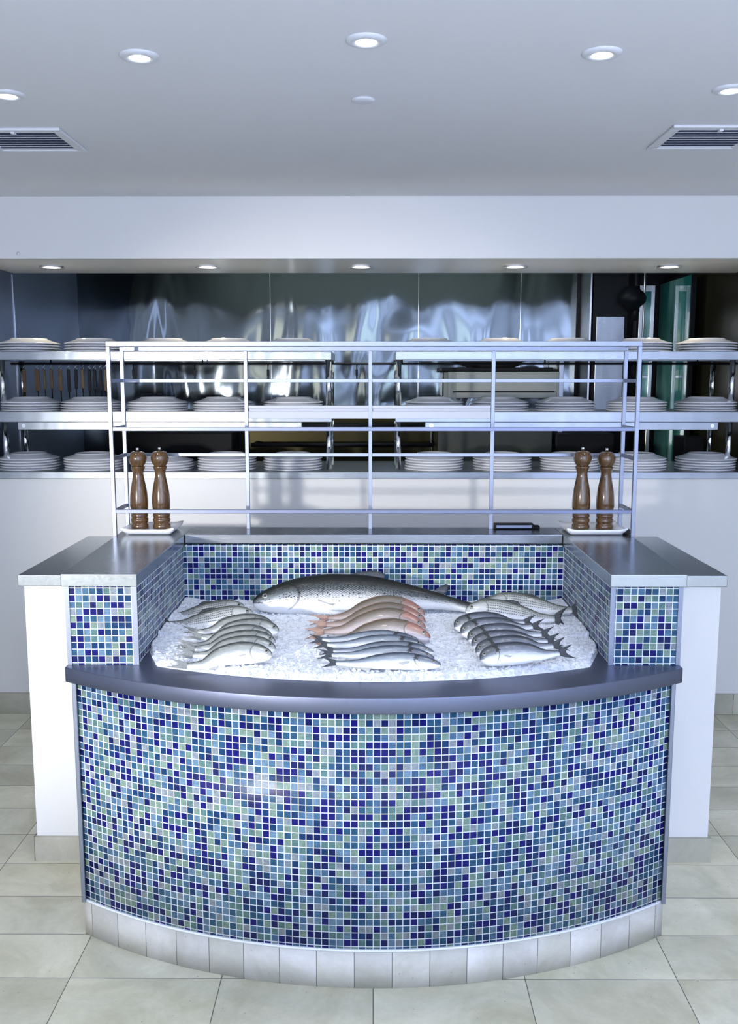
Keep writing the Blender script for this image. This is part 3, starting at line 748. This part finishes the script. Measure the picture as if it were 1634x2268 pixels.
# ------------------------------------------------------------------ pepper mills and their dishes
K = .0002056
MP = [(0, 1640), (158, 1640), (158, 1545), (150, 1528), (138, 1515), (146, 1495), (157, 1465), (158, 1440), (150, 1418), (140, 1406), (150, 1388), (155, 1362), (148, 1335), (136, 1318), (143, 1300), (153, 1260), (160, 1200), (162, 1140), (160, 1070), (153, 980), (142, 900), (126, 810), (109, 730), (99, 670), (95, 615), (100, 575), (113, 535), (124, 505), (126, 492), (118, 482)]
MH = [(108, 481), (112, 462), (135, 435), (153, 395), (160, 350), (158, 310), (145, 265), (120, 232), (85, 215), (62, 212), (58, 220), (0, 222)]
def make_mill():
    r = empty('pepper_mill')
    m = MB(); m.lathe([(a * K, (1640 - b) * K) for a, b in MP] + [(0, (1640 - 482) * K)], n=48); m.done('body', M['wood'], r)
    m = MB(); m.lathe([(0, (1640 - 480) * K)] + [(a * K, (1640 - b) * K) for a, b in MH], n=48); hd = m.done('head', M['wood'], r)
    m = MB(); m.lathe([(0, 0), (.0035, 0), (.0035, .004), (.0055, .006), (.006, .013), (.005, .015), (0, .0155)], (0, 0, (1640 - 222) * K), n=20); m.done('knob', M['chrome'], hd)
    return r
mill = make_mill()
for i, (x, y, z, sc_, lab) in enumerate(((-.872, 3.462, 1.1392, 1, 'turned wooden pepper mill on the left dish, the outer one'), (-.790, 3.462, 1.1392, 1.005, 'turned wooden pepper mill on the left dish, the inner one'),
                                     (.770, 3.455, 1.1392, 1.01, 'turned wooden pepper mill on the right dish, the inner one'), (.858, 3.455, 1.1392, 1.0, 'turned wooden pepper mill on the right dish, the outer one'))):
    o = mill if i == 0 else copy_tree(mill)
    o.location = (x, y, z); o.scale = (sc_,) * 3; o.rotation_euler = (0, 0, i * 1.3); tag(o, lab, 'pepper mill', 'wooden pepper mills')
for s_, (x0, x1), lab in ((-1, (-.922, -.728), 'white rectangular dish under the two left pepper mills'), (1, (.704, .925), 'white rectangular dish under the two right pepper mills')):
    y0, y1 = 3.375, 3.56; m = MB()
    nx, ny = 24, 20; g = []
    for j in range(ny + 1):
        row = []
        for i in range(nx + 1):
            u, v = i / nx, j / ny
            ed = min(u * (x1 - x0), (1 - u) * (x1 - x0), v * (y1 - y0), (1 - v) * (y1 - y0))
            lift = max(0, 1 - ed / .022) ** 1.6 * .016
            cor = max(0, 1 - math.hypot(min(u, 1 - u) * (x1 - x0), min(v, 1 - v) * (y1 - y0)) / .03) * .006
            row.append((x0 + u * (x1 - x0), y0 + v * (y1 - y0), CZ1 + .0008 + lift + cor))
        g.append(row)
    top = [[m.bm.verts.new((x, y, z + .006)) for x, y, z in r] for r in g]; bt = [[m.bm.verts.new(c) for c in r] for r in g]
    for j in range(ny):
        for i in range(nx):
            f = m.bm.faces.new((top[j][i], top[j][i + 1], top[j + 1][i + 1], top[j + 1][i])); f.smooth = True
            f = m.bm.faces.new((bt[j][i], bt[j + 1][i], bt[j + 1][i + 1], bt[j][i + 1])); f.smooth = True
    for i in range(nx):
        m.bm.faces.new((bt[0][i], bt[0][i + 1], top[0][i + 1], top[0][i])); m.bm.faces.new((bt[ny][i], top[ny][i], top[ny][i + 1], bt[ny][i + 1]))
    for j in range(ny):
        m.bm.faces.new((bt[j][0], top[j][0], top[j + 1][0], bt[j + 1][0])); m.bm.faces.new((bt[j][nx], bt[j + 1][nx], top[j + 1][nx], top[j][nx]))
    tag(m.done('serving_dish', M['porcelain']), lab, 'dish', 'white serving dishes')
# small things on the rear ledge
dv = tag(empty('handheld_device', (.545, 3.545, CZ1)), 'low black device with grey face lying behind the display, right of centre', 'device')
m = MB(); m.box(-.085, .065, -.022, .022, .0005, .020); m.prism([(.065, -.022), (.088, -.016), (.088, .018), (.065, .022)], .0005, .012); m.done('case', M['black'], dv, bevel=.003)
m = MB(); m.box(-.078, .055, -.0235, -.0222, .006, .016); m.done('face', M['screen'], dv)
m = MB(); m.lathe([(0, 0), (.012, 0), (.015, .004), (.015, .013), (.010, .019), (0, .020)], n=24)
o = m.done('round_stopper', M['blackmatt']); o.location = (.931, 3.415, CZ1 + .0005); tag(o, 'small round black stopper lying beside the right end of the rack', 'stopper')

# ------------------------------------------------------------------ the open rack on the display
rk = tag(empty('gantry_rack', (0, 3.44, CZ1)), 'open square-tube steel rack standing on the back of the display', 'rack')
def PR(o): o.parent = rk; o.matrix_parent_inverse = Matrix.Translation((0, -3.44, -CZ1)); return o
NYr, FYr, RXr, TT, BW = 3.355, 3.535, .936, 1.829, .0068
def bar(x0, x1, y0, y1, z0, z1, nm, mt='rack'):
    m = MB(); m.box(x0, x1, y0, y1, z0, z1); return PR(m.done(nm, M[mt], bevel=.001))
for s_ in (-1, 1):
    bar(s_ * RXr - BW, s_ * RXr + BW, NYr - BW, NYr + BW, CZ1, TT - .018, 'post')
    bar(s_ * RXr - BW, s_ * RXr + BW, FYr - BW, FYr + BW, CZ1, TT - .028, 'post')
for x in (-.476, -.012, .446): bar(x - BW, x + BW, FYr - BW, FYr + BW, CZ1, TT - .028, 'post')
bar(-RXr - BW, RXr + BW, NYr - BW, NYr + BW, TT - .018, TT, 'rail')
bar(-RXr - BW, RXr + BW, FYr - BW, FYr + BW, TT - .028, TT - .013, 'rail')
for z in (1.514, 1.217): bar(-RXr + BW, RXr - BW, NYr - .005, NYr + .005, z, z + .014, 'rail', 'steel_rim')
for z in (1.685, 1.408):
    xs_ = [-RXr, -.476, -.012, .446, RXr]
    for a, b in zip(xs_, xs_[1:]): bar(a + BW, b - BW, FYr - .005, FYr + .005, z, z + .013, 'rail')
for s_ in (-1, 1):
    for z in (TT - .016, 1.685, 1.514, 1.408, 1.217): bar(s_ * RXr - .005, s_ * RXr + .005, NYr + BW, FYr - BW, z, z + .013, 'rung')
m = MB(); m.box(-.468, .438, FYr - .004, FYr + .045, 1.588, 1.599); m.box(-.468, .438, FYr + .004, FYr + .045, 1.5775, 1.588); m.box(-.468, .438, FYr - .006, FYr + .045, 1.552, 1.5775)
PR(m.done('middle_shelf', M['shelf_grey'], bevel=.001))

# ------------------------------------------------------------------ serving pass: ledge, two shelf units, plates
LZ = 1.242
m = MB(); m.box(-KX + .006, KX - .006, WY - .012, 5.24, 1.2082, LZ)
tag(m.done('serving_ledge', M['steel_shelf'], bevel=.002), 'long stainless ledge capping the white wall below the shelves', 'counter top')
def shelf_unit(x0, x1, posts, lampx, lab):
    r = empty('plate_shelf', ((x0 + x1) / 2, 4.85, LZ))
    def pr(o): o.parent = r; o.matrix_parent_inverse = Matrix.Translation((-(x0 + x1) / 2, -4.85, -LZ)); return o
    for z0, z1 in ((1.789, 1.830), (1.487, 1.538)):
        m = MB(); m.box(x0, x1, 4.63, 4.652, z0, z1); m.box(x0, x1, 4.652, 5.08, z1 - .012, z1); m.box(x0, x1, 5.06, 5.08, z0, z1 - .012)
        m.box(x0, x0 + .012, 4.652, 5.06, z0, z1 - .012); m.box(x1 - .012, x1, 4.652, 5.06, z0, z1 - .012)
        pr(m.done('shelf_board', M['steel_shelf'], bevel=.002))
    for px in posts:
        for py in (4.76, 5.03):
            for za, zb in ((LZ, 1.487), (1.538, 1.789)):
                m = MB(); m.tube([(px, py, za), (px, py, zb)], .0145, 20); pr(m.done('post', M['chrome']))
    tag(r, lab, 'shelf', 'plate shelf units')
    lf = empty('heat_lamp_housing', ((lampx[0] + lampx[1]) / 2, 4.70, 1.45))
    def pl(o): o.parent = lf; o.matrix_parent_inverse = Matrix.Translation((-(lampx[0] + lampx[1]) / 2, -4.70, -1.45)); return o
    m = MB(); m.prism([(lampx[0], 4.655), (lampx[1], 4.655), (lampx[1], 4.75), (lampx[0], 4.75)], 1.448, 1.4865); pl(m.done('housing', M['steel_shelf'], bevel=.002))
    for xx in (lampx[0] + .03, lampx[1] - .03):
        m = MB(); m.tube([(xx, 4.652, 1.468), (xx, 4.656, 1.468)], .010, 20); pl(m.done('cap', M['chrome']))
    return lf
lf = shelf_unit(-1.925, -.205, (-1.865, -.225), (-1.76, -.355), 'left steel plate shelf unit, ending left of centre with chrome posts')
tag(lf, 'long steel strip housing under the left middle shelf', 'heat lamp', 'strip housings under the shelves')
lf = shelf_unit(.107, 1.93, (.125, 1.795), (.255, 1.70), 'right steel plate shelf unit, starting right of centre with chrome posts')
tag(lf, 'long steel strip housing under the right middle shelf', 'heat lamp', 'strip housings under the shelves')

def plate_mesh():
    m = MB()
    m.lathe([(0, .024), (.080, .024), (.0825, .0285), (.087, .0285), (.090, .024), (.094, .0225), (.115, .0145), (.143, .0065), (.149, .0045), (.1505, .0025), (.149, .0005), (.143, .0008),
             (.115, .0085), (.092, .0165), (0, .018)], n=64)
    return m.done('dinner_plate', M['porcelain'])
p0 = plate_mesh(); first = True
rowsP = [('top', 1.830, 4, [-1.737, -1.404, -1.055, -.727, -.403, .279, .640, .975, 1.346, 1.669]),
         ('middle', 1.538, 4, [-1.740, -1.434, -1.096, -.763, -.406, .305, .635, .972, 1.331, 1.682]),
         ('bottom', LZ, 5, [-1.763, -1.431, -1.073, -.751, -.415, .310, .660, 1.002, 1.344, 1.695])]
for nm, z, n, X in rowsP:
    for si, x in enumerate(X):
        cnt_ = n - (1 if nm == 'bottom' and si == 2 else 0)
        for k in range(cnt_):
            if first: o = p0; first = False
            else: o = p0.copy(); COL.objects.link(o)
            o.location = (x + random.uniform(-.003, .003), 4.80 + random.uniform(-.003, .003), z + .0006 + .0132 * k)
            o.rotation_euler = (0, 0, random.uniform(0, 6))
            pos = 'topmost' if k == cnt_ - 1 else 'lowest' if k == 0 else ORD[k] + ' from below'
            place = ('%s stack from left' % ORD[si]) if si < 5 else ('%s stack from right' % ORD[9 - si])
            tag(o, 'upturned white plate, %s in %s, %s row' % (pos, place, nm), 'plate', 'white plates on the %s row' % nm)

# ------------------------------------------------------------------ things hanging under the top shelves
rail = MB(); rail.tube([(-1.91, 5.0, 1.775), (1.91, 5.0, 1.775)], .006, 12)
for x in (-1.7, -.9, -.25, .15, .9, 1.7): rail.tube([(x, 5.0, 1.775), (x, 5.0, 1.8175)] if not -.21 < x < .1 else [(x, 5.0, 1.775), (x, 5.0, 1.78)], .004, 8)
tag(rail.done('hanging_rail', M['black']), 'thin dark rail running under the top plate shelves', 'rail')
def make_tool(hl, hw, wood, blade):
    r = empty('kitchen_tool')
    m = MB(); m.tube([(0, 0, .004), (.006, 0, .002), (.008, 0, -.006), (.004, 0, -.016), (-.004, 0, -.022), (-.006, 0, -.034)], .0013, 6)
    m.tube([(.004, 0, -.016), (.006, 0, -.028), (.005, 0, -.036)], .0012, 6); m.done('hook', M['chrome'], r)
    m = MB(); m.box(-hw, hw, -.006, .006, -.036 - hl, -.034); m.done('handle', M['handle'] if wood else M['blackmatt'], r, bevel=.003)
    m = MB(); m.tube([(0, 0, -.036 - hl), (0, 0, -.10 - hl)], .0028, 8); m.box(-blade, blade, -.0015, .0015, -.16 - hl, -.10 - hl); m.done('blade', M['brownsteel'], r)
    return r
tx = [(-1.846, .118, .009, 1), (-1.779, .112, .012, 1), (-1.741, .105, .006, 1), (-1.703, .098, .008, 1), (-1.657, .11, .010, 1), (-1.612, .115, .008, 0), (-1.572, .10, .008, 0),
      (-1.538, .098, .008, 1), (-1.503, .112, .008, 0), (-1.473, .105, .008, 0), (-1.443, .110, .007, 0), (-1.418, .11, .006, 1)]
desc = ['wooden', 'broad reddish wooden', 'thin wooden', 'slim wooden', 'wooden', 'black', 'black', 'brown', 'black', 'black', 'black', 'thin brown']
for i, ((x, hl, hw, wd), dd) in enumerate(zip(tx, desc)):
    r = make_tool(hl, hw, wd, .016 + .006 * (i % 3)); r.location = (x, 5.0 + .009, 1.781); r.rotation_euler = (0, random.uniform(-.02, .02), 0)
    tag(r, '%s-handled tool, %s from left on the rail above the left plates' % (dd, ORD[i]), 'kitchen tool', 'tools hanging on the left')
def make_clip():
    r = empty('ticket_clip')
    m = MB(); m.tube([(0, 0, .004), (0, 0, -.03)], .003, 8); m.done('hanger', M['black'], r)
    m = MB(); m.box(-.0065, .0065, -.004, .004, -.06, -.026); m.box(-.004, .004, -.003, .003, -.085, -.06); m.done('jaw', M['black'], r, bevel=.001)
    return r
cl = make_clip()
for i, (x, lab) in enumerate(((-1.262, 'left of the hanging row, behind the left end of the rack'), (-.939, 'above the fourth stack of middle plates'), (-.554, 'above the fifth stack of middle plates'), (-.088, 'in the gap between the two shelf units'))):
    o = cl if i == 0 else copy_tree(cl)
    o.location = (x, 4.985, 1.772); tag(o, 'black clip ' + lab, 'clip', 'black clips on the rail')

# ------------------------------------------------------------------ kitchen equipment at the rear
sal = tag(empty('salamander_grill', (.83, 6.15, 1.55)), 'steel wall grill with drawers, piled black pans on its lid', 'grill')
def PS(o): o.parent = sal; o.matrix_parent_inverse = Matrix.Translation((-.83, -6.15, -1.55)); return o
m = MB(); m.box(.47, 1.17, 5.98, 6.36, 1.575, 1.742); PS(m.done('casing', M['grillsteel'], bevel=.004))
m = MB(); m.box(.52, 1.155, 5.972, 5.98, 1.620, 1.735); PS(m.done('door', M['grillsteel'], bevel=.002))
m = MB(); m.box(.52, 1.155, 5.974, 5.98, 1.578, 1.612); PS(m.done('drip_tray', M['grillsteel'], bevel=.002))
m = MB(); m.box(.50, 1.14, 5.975, 5.979, 1.612, 1.620); PS(m.done('vent_slot', M['black']))
m = MB(); m.box(.43, 1.13, 6.0, 6.34, 1.743, 1.768); PS(m.done('lid', M['black'], bevel=.004))
m = MB(); m.box(1.175, 1.205, 6.02, 6.39, 1.25, 1.86); tag(m.done('steel_upright', M['steel_shelf'], bevel=.002), 'narrow steel upright right of the wall grill', 'upright')
m = MB(); rnd = random.Random(3); nl = 14
m.lathe([(0, 0), (.14, 0), (.19, .02), (.20, .045), (.17, .07), (.19, .085), (.12, .10), (0, .10)], n=28)
for v in m.bm.verts: v.co.x *= 1.05; v.co += Vector((rnd.uniform(-.008, .008), rnd.uniform(-.008, .008), rnd.uniform(-.004, .004) if v.co.z > .01 else 0))
for k in range(5): m.tube([(.17, .0, .05), (.26 + .03 * k, -.02 + .02 * k, .055 + .008 * k), (.33, .0 + .01 * k, .06 + .012 * k)], .003, 6)
o = m.done('charred_pan_pile', M['char']); o.location = (.755, 6.16, 1.769); tag(o, 'heap of blackened pans with sticking-out handles on the grill lid', 'pans')
# cooking range line below
rg = tag(empty('cooking_range', (-1.0, 6.1, 0)), 'long black cooking range seen between the lower plate rows', 'range')
def PG(o): o.parent = rg; o.matrix_parent_inverse = Matrix.Translation((1.0, -6.1, 0)); return o
m = MB(); m.box(-1.80, .38, 5.75, 6.38, 0, 1.12); PG(m.done('range_body', M['black']))
m = MB(); m.box(-1.77, -.86, 6.28, 6.385, 1.12, 1.40); PG(m.done('splashback', M['black']))
m = MB(); m.box(-.86, .38, 6.31, 6.385, 1.12, 1.46); PG(m.done('splashback', M['brownsteel']))
for z in (1.275, 1.40): 
    m = MB(); m.tube([(-.79, 6.05, z), (.38, 6.05, z)], .014, 12)
    for x in (-.78, .37): m.tube([(x, 6.05, z), (x, 6.31, z)], .010, 8)
    PG(m.done('guard_rail', M['black']))
m = MB(); m.box(-1.70, -.90, 6.0, 6.28, 1.12, 1.36); PG(m.done('oven_box', M['black'], bevel=.01))
m = MB(); m.box(.40, 1.11, 5.85, 6.35, 0, 1.40); tag(m.done('steel_cupboard', M['dimsteel'], bevel=.004), 'dull steel cupboard below the wall grill', 'cupboard')
m = MB(); m.box(1.13, 1.50, 5.85, 6.30, 0, 1.36); tag(m.done('black_fryer', M['black'], bevel=.01), 'black cabinet right of the dull steel cupboard', 'fryer')
# dark recess, cold cabinet door, pipe with valve
rc = tag(empty('tall_cold_cabinet', (1.47, 6.2, 0)), 'tall cabinet with pale blue steel door below a dark upper panel', 'cabinet')
def PT(o): o.parent = rc; o.matrix_parent_inverse = Matrix.Translation((-1.47, -6.2, 0)); return o
m = MB(); m.box(1.40, 1.62, 6.12, 6.39, 1.38, 2.75); PT(m.done('cabinet_body', M['black']))
m = MB(); m.box(1.42, 1.60, 6.105, 6.12, 1.40, 2.09); PT(m.done('door', M['steel_shelf'], bevel=.003))
m = MB(); m.box(1.375, 1.385, 6.10, 6.39, 1.38, 2.75); tag(m.done('steel_edge_strip', M['steel']), 'thin vertical steel edge between wavy sheets and dark cabinet', 'strip')
pp = tag(empty('gas_pipe', (1.66, 6.05, 1.4)), 'black vertical pipe with a bulky valve near the window door', 'pipe')
def PP(o): o.parent = pp; o.matrix_parent_inverse = Matrix.Translation((-1.66, -6.05, -1.4)); return o
m = MB(); m.tube([(1.655, 6.05, 1.38), (1.655, 6.05, 2.75)], .017, 14); PP(m.done('pipe', M['black']))
m = MB(); m.tube([(1.70, 6.04, 1.38), (1.70, 6.04, 2.75)], .007, 10); PP(m.done('conduit', M['steel']))
m = MB(); m.lathe([(0, -.075), (.03, -.07), (.05, -.045), (.078, -.02), (.085, .01), (.07, .04), (.045, .06), (.03, .08), (0, .085)], (1.625, 6.03, 2.19), 18); m.tube([(1.55, 6.02, 2.17), (1.70, 6.02, 2.19)], .016, 10); m.tube([(1.64, 6.02, 2.17), (1.64, 6.02, 2.06)], .02, 10)
PP(m.done('valve', M['black']))
wd = tag(empty('window_door', (1.79, 6.3, 0)), 'narrow steel-framed door with a glass light, right of the pipe', 'door')
def PW(o): o.parent = wd; o.matrix_parent_inverse = Matrix.Translation((-1.79, -6.3, 0)); return o
m = MB(); m.box(1.735, 1.762, 6.27, 6.30, 0, 2.30); m.box(1.81, 1.835, 6.27, 6.30, 0, 2.30); m.box(1.762, 1.81, 6.27, 6.30, 2.26, 2.30)
for z in (1.38, 1.52, 1.70, 1.86): m.box(1.762, 1.81, 6.272, 6.298, z, z + .02)
PW(m.done('door_frame', M['steel'], bevel=.002))
m = MB(); m.box(1.762, 1.81, 6.283, 6.287, 1.38, 2.26); PW(m.done('glass', M['teal']))
TX = 1.905
gp = tag(empty('glass_partition', (TX, 6.05, 0)), 'tall teal glass panel near the right kitchen wall', 'glass panel')
m = MB(); m.box(TX - .005, TX + .005, 5.745, 6.385, 0.02, 2.315); o = m.done('glass', M['teal'], gp); o.matrix_parent_inverse = Matrix.Translation((-TX, -6.05, 0))
m = MB(); m.box(TX - .012, TX + .012, 5.720, 5.743, 0, 2.33); m.box(TX - .012, TX + .012, 5.743, 6.385, 2.317, 2.33)
o = m.done('frame', M['black'], gp); o.matrix_parent_inverse = Matrix.Translation((-TX, -6.05, 0))
m = MB(); m.box(KX - .16, KX - .04, 5.5, 5.7, 0, 1.36); tag(m.done('brown_cabinet', M['black'], bevel=.004), 'dark cabinet below the teal glass panel', 'cabinet')

# ------------------------------------------------------------------ ceiling fittings
def make_downlight(ro, ri):
    r = empty('ceiling_downlight')
    m = MB(); m.lathe([(ri, 0), (ri, -.002), (ri * 1.06, -.0075), (ri * 1.5, -.0085), (ro * .9, -.006), (ro, -.002), (ro, 0)], n=48); m.done('trim_ring', M['trim'], r)
    m = MB(); m.lathe([(0, -.0045), (ri * .75, -.0045), (ri * .98, -.002), (ri * .98, -.0005), (0, -.0005)], n=40); m.done('lamp', M['lamp_warm'], r)
    return r
dl = make_downlight(.0535, .027)
CL = [(-.629, 2.666, 'left of centre'), (-.019, 2.550, 'at top centre'), (.607, 2.650, 'right of centre'), (-1.117, 3.011, 'cut by the left edge, above the left vent'), (1.069, 2.968, 'cut by the right edge, above the right vent')]
for i, (x, y, lab) in enumerate(CL):
    o = dl if i == 0 else copy_tree(dl)
    o.location = (x, y, CZ - .0002); tag(o, 'round recessed ceiling light ' + lab, 'ceiling light', 'recessed ceiling lights')
    spot('downlight_beam', (x, y, CZ - .02), (x * .75, 2.95, .9), 8 if abs(x) < 1 else 8, (1.0, .96, .90), 75, .7, .03)
d2 = make_downlight(.046, .0425)
for i, (x, lab) in enumerate(((-1.655, 'leftmost'), (-.852, 'second from left'), (-.065, 'middle'), (.727, 'second from right'), (1.515, 'rightmost'))):
    o = d2 if i == 0 else copy_tree(d2)
    o.location = (x, 4.95, SOF - .0002); tag(o, '%s of the five lights under the header above the plates' % lab, 'ceiling light', 'lights under the header')
    spot('header_beam', (x, 4.95, SOF - .02), (x, 4.93, 1.0), 7, WARM, 100, .8, .03)
m = MB(); m.lathe([(0, 0), (.036, 0), (.037, -.004), (.030, -.008), (0, -.0085)], n=40)
o = m.done('ceiling_cover_plate', M['trim']); o.location = (-.033, 3.068, CZ - .0002); tag(o, 'blank round cover plate on the ceiling below the centre light', 'cover plate')
m = MB(); m.lathe([(0, 0), (.010, 0), (.010, -.003), (0, -.004)], n=20)
o = m.done('wall_cap', M['trim']); o.location = (-1.705, WY - .0002, 2.292); o.rotation_euler = (PI / 2, 0, 0); tag(o, 'tiny round cap on the white header, far left', 'cap')
def make_vent(w, d):
    r = empty('air_vent'); m = MB(); t = .032
    for a in ((-w / 2, w / 2, -d / 2, -d / 2 + t), (-w / 2, w / 2, d / 2 - t, d / 2), (-w / 2, -w / 2 + t, -d / 2 + t, d / 2 - t), (w / 2 - t, w / 2, -d / 2 + t, d / 2 - t)): m.box(*a, -.010, 0)
    m.done('vent_frame', M['grille'], r, bevel=.003)
    m = MB(); m.box(-w / 2 + t, w / 2 - t, -d / 2 + t, d / 2 - t, -.0012, -.0002); m.done('duct', M['darkhole'], r)
    n_ = 8
    for k in range(n_):
        y = -d / 2 + t + (d - 2 * t) * (k + .5) / n_
        m = MB(); v = m.box(-w / 2 + t, w / 2 - t, y - .009, y + .009, -.006, -.0045)
        for q in v: q.co.z += (q.co.y - y) * .28
        m.done('blade', M['grille'], r)
    m = MB(); m.box(-.006, .006, -d / 2 + t * .6, -d / 2 + t * 1.3, -.016, -.010); m.done('lever', M['grille'], r)
    return r
v = make_vent(.34, .33); v.location = (1.195, 3.53, CZ - .0002); tag(v, 'white louvred air vent in the ceiling at the right', 'air vent', 'ceiling air vents')
v2 = copy_tree(v); v2.location = (-1.255, 3.555, CZ - .0002); tag(v2, 'white louvred air vent in the ceiling at the left', 'air vent', 'ceiling air vents')
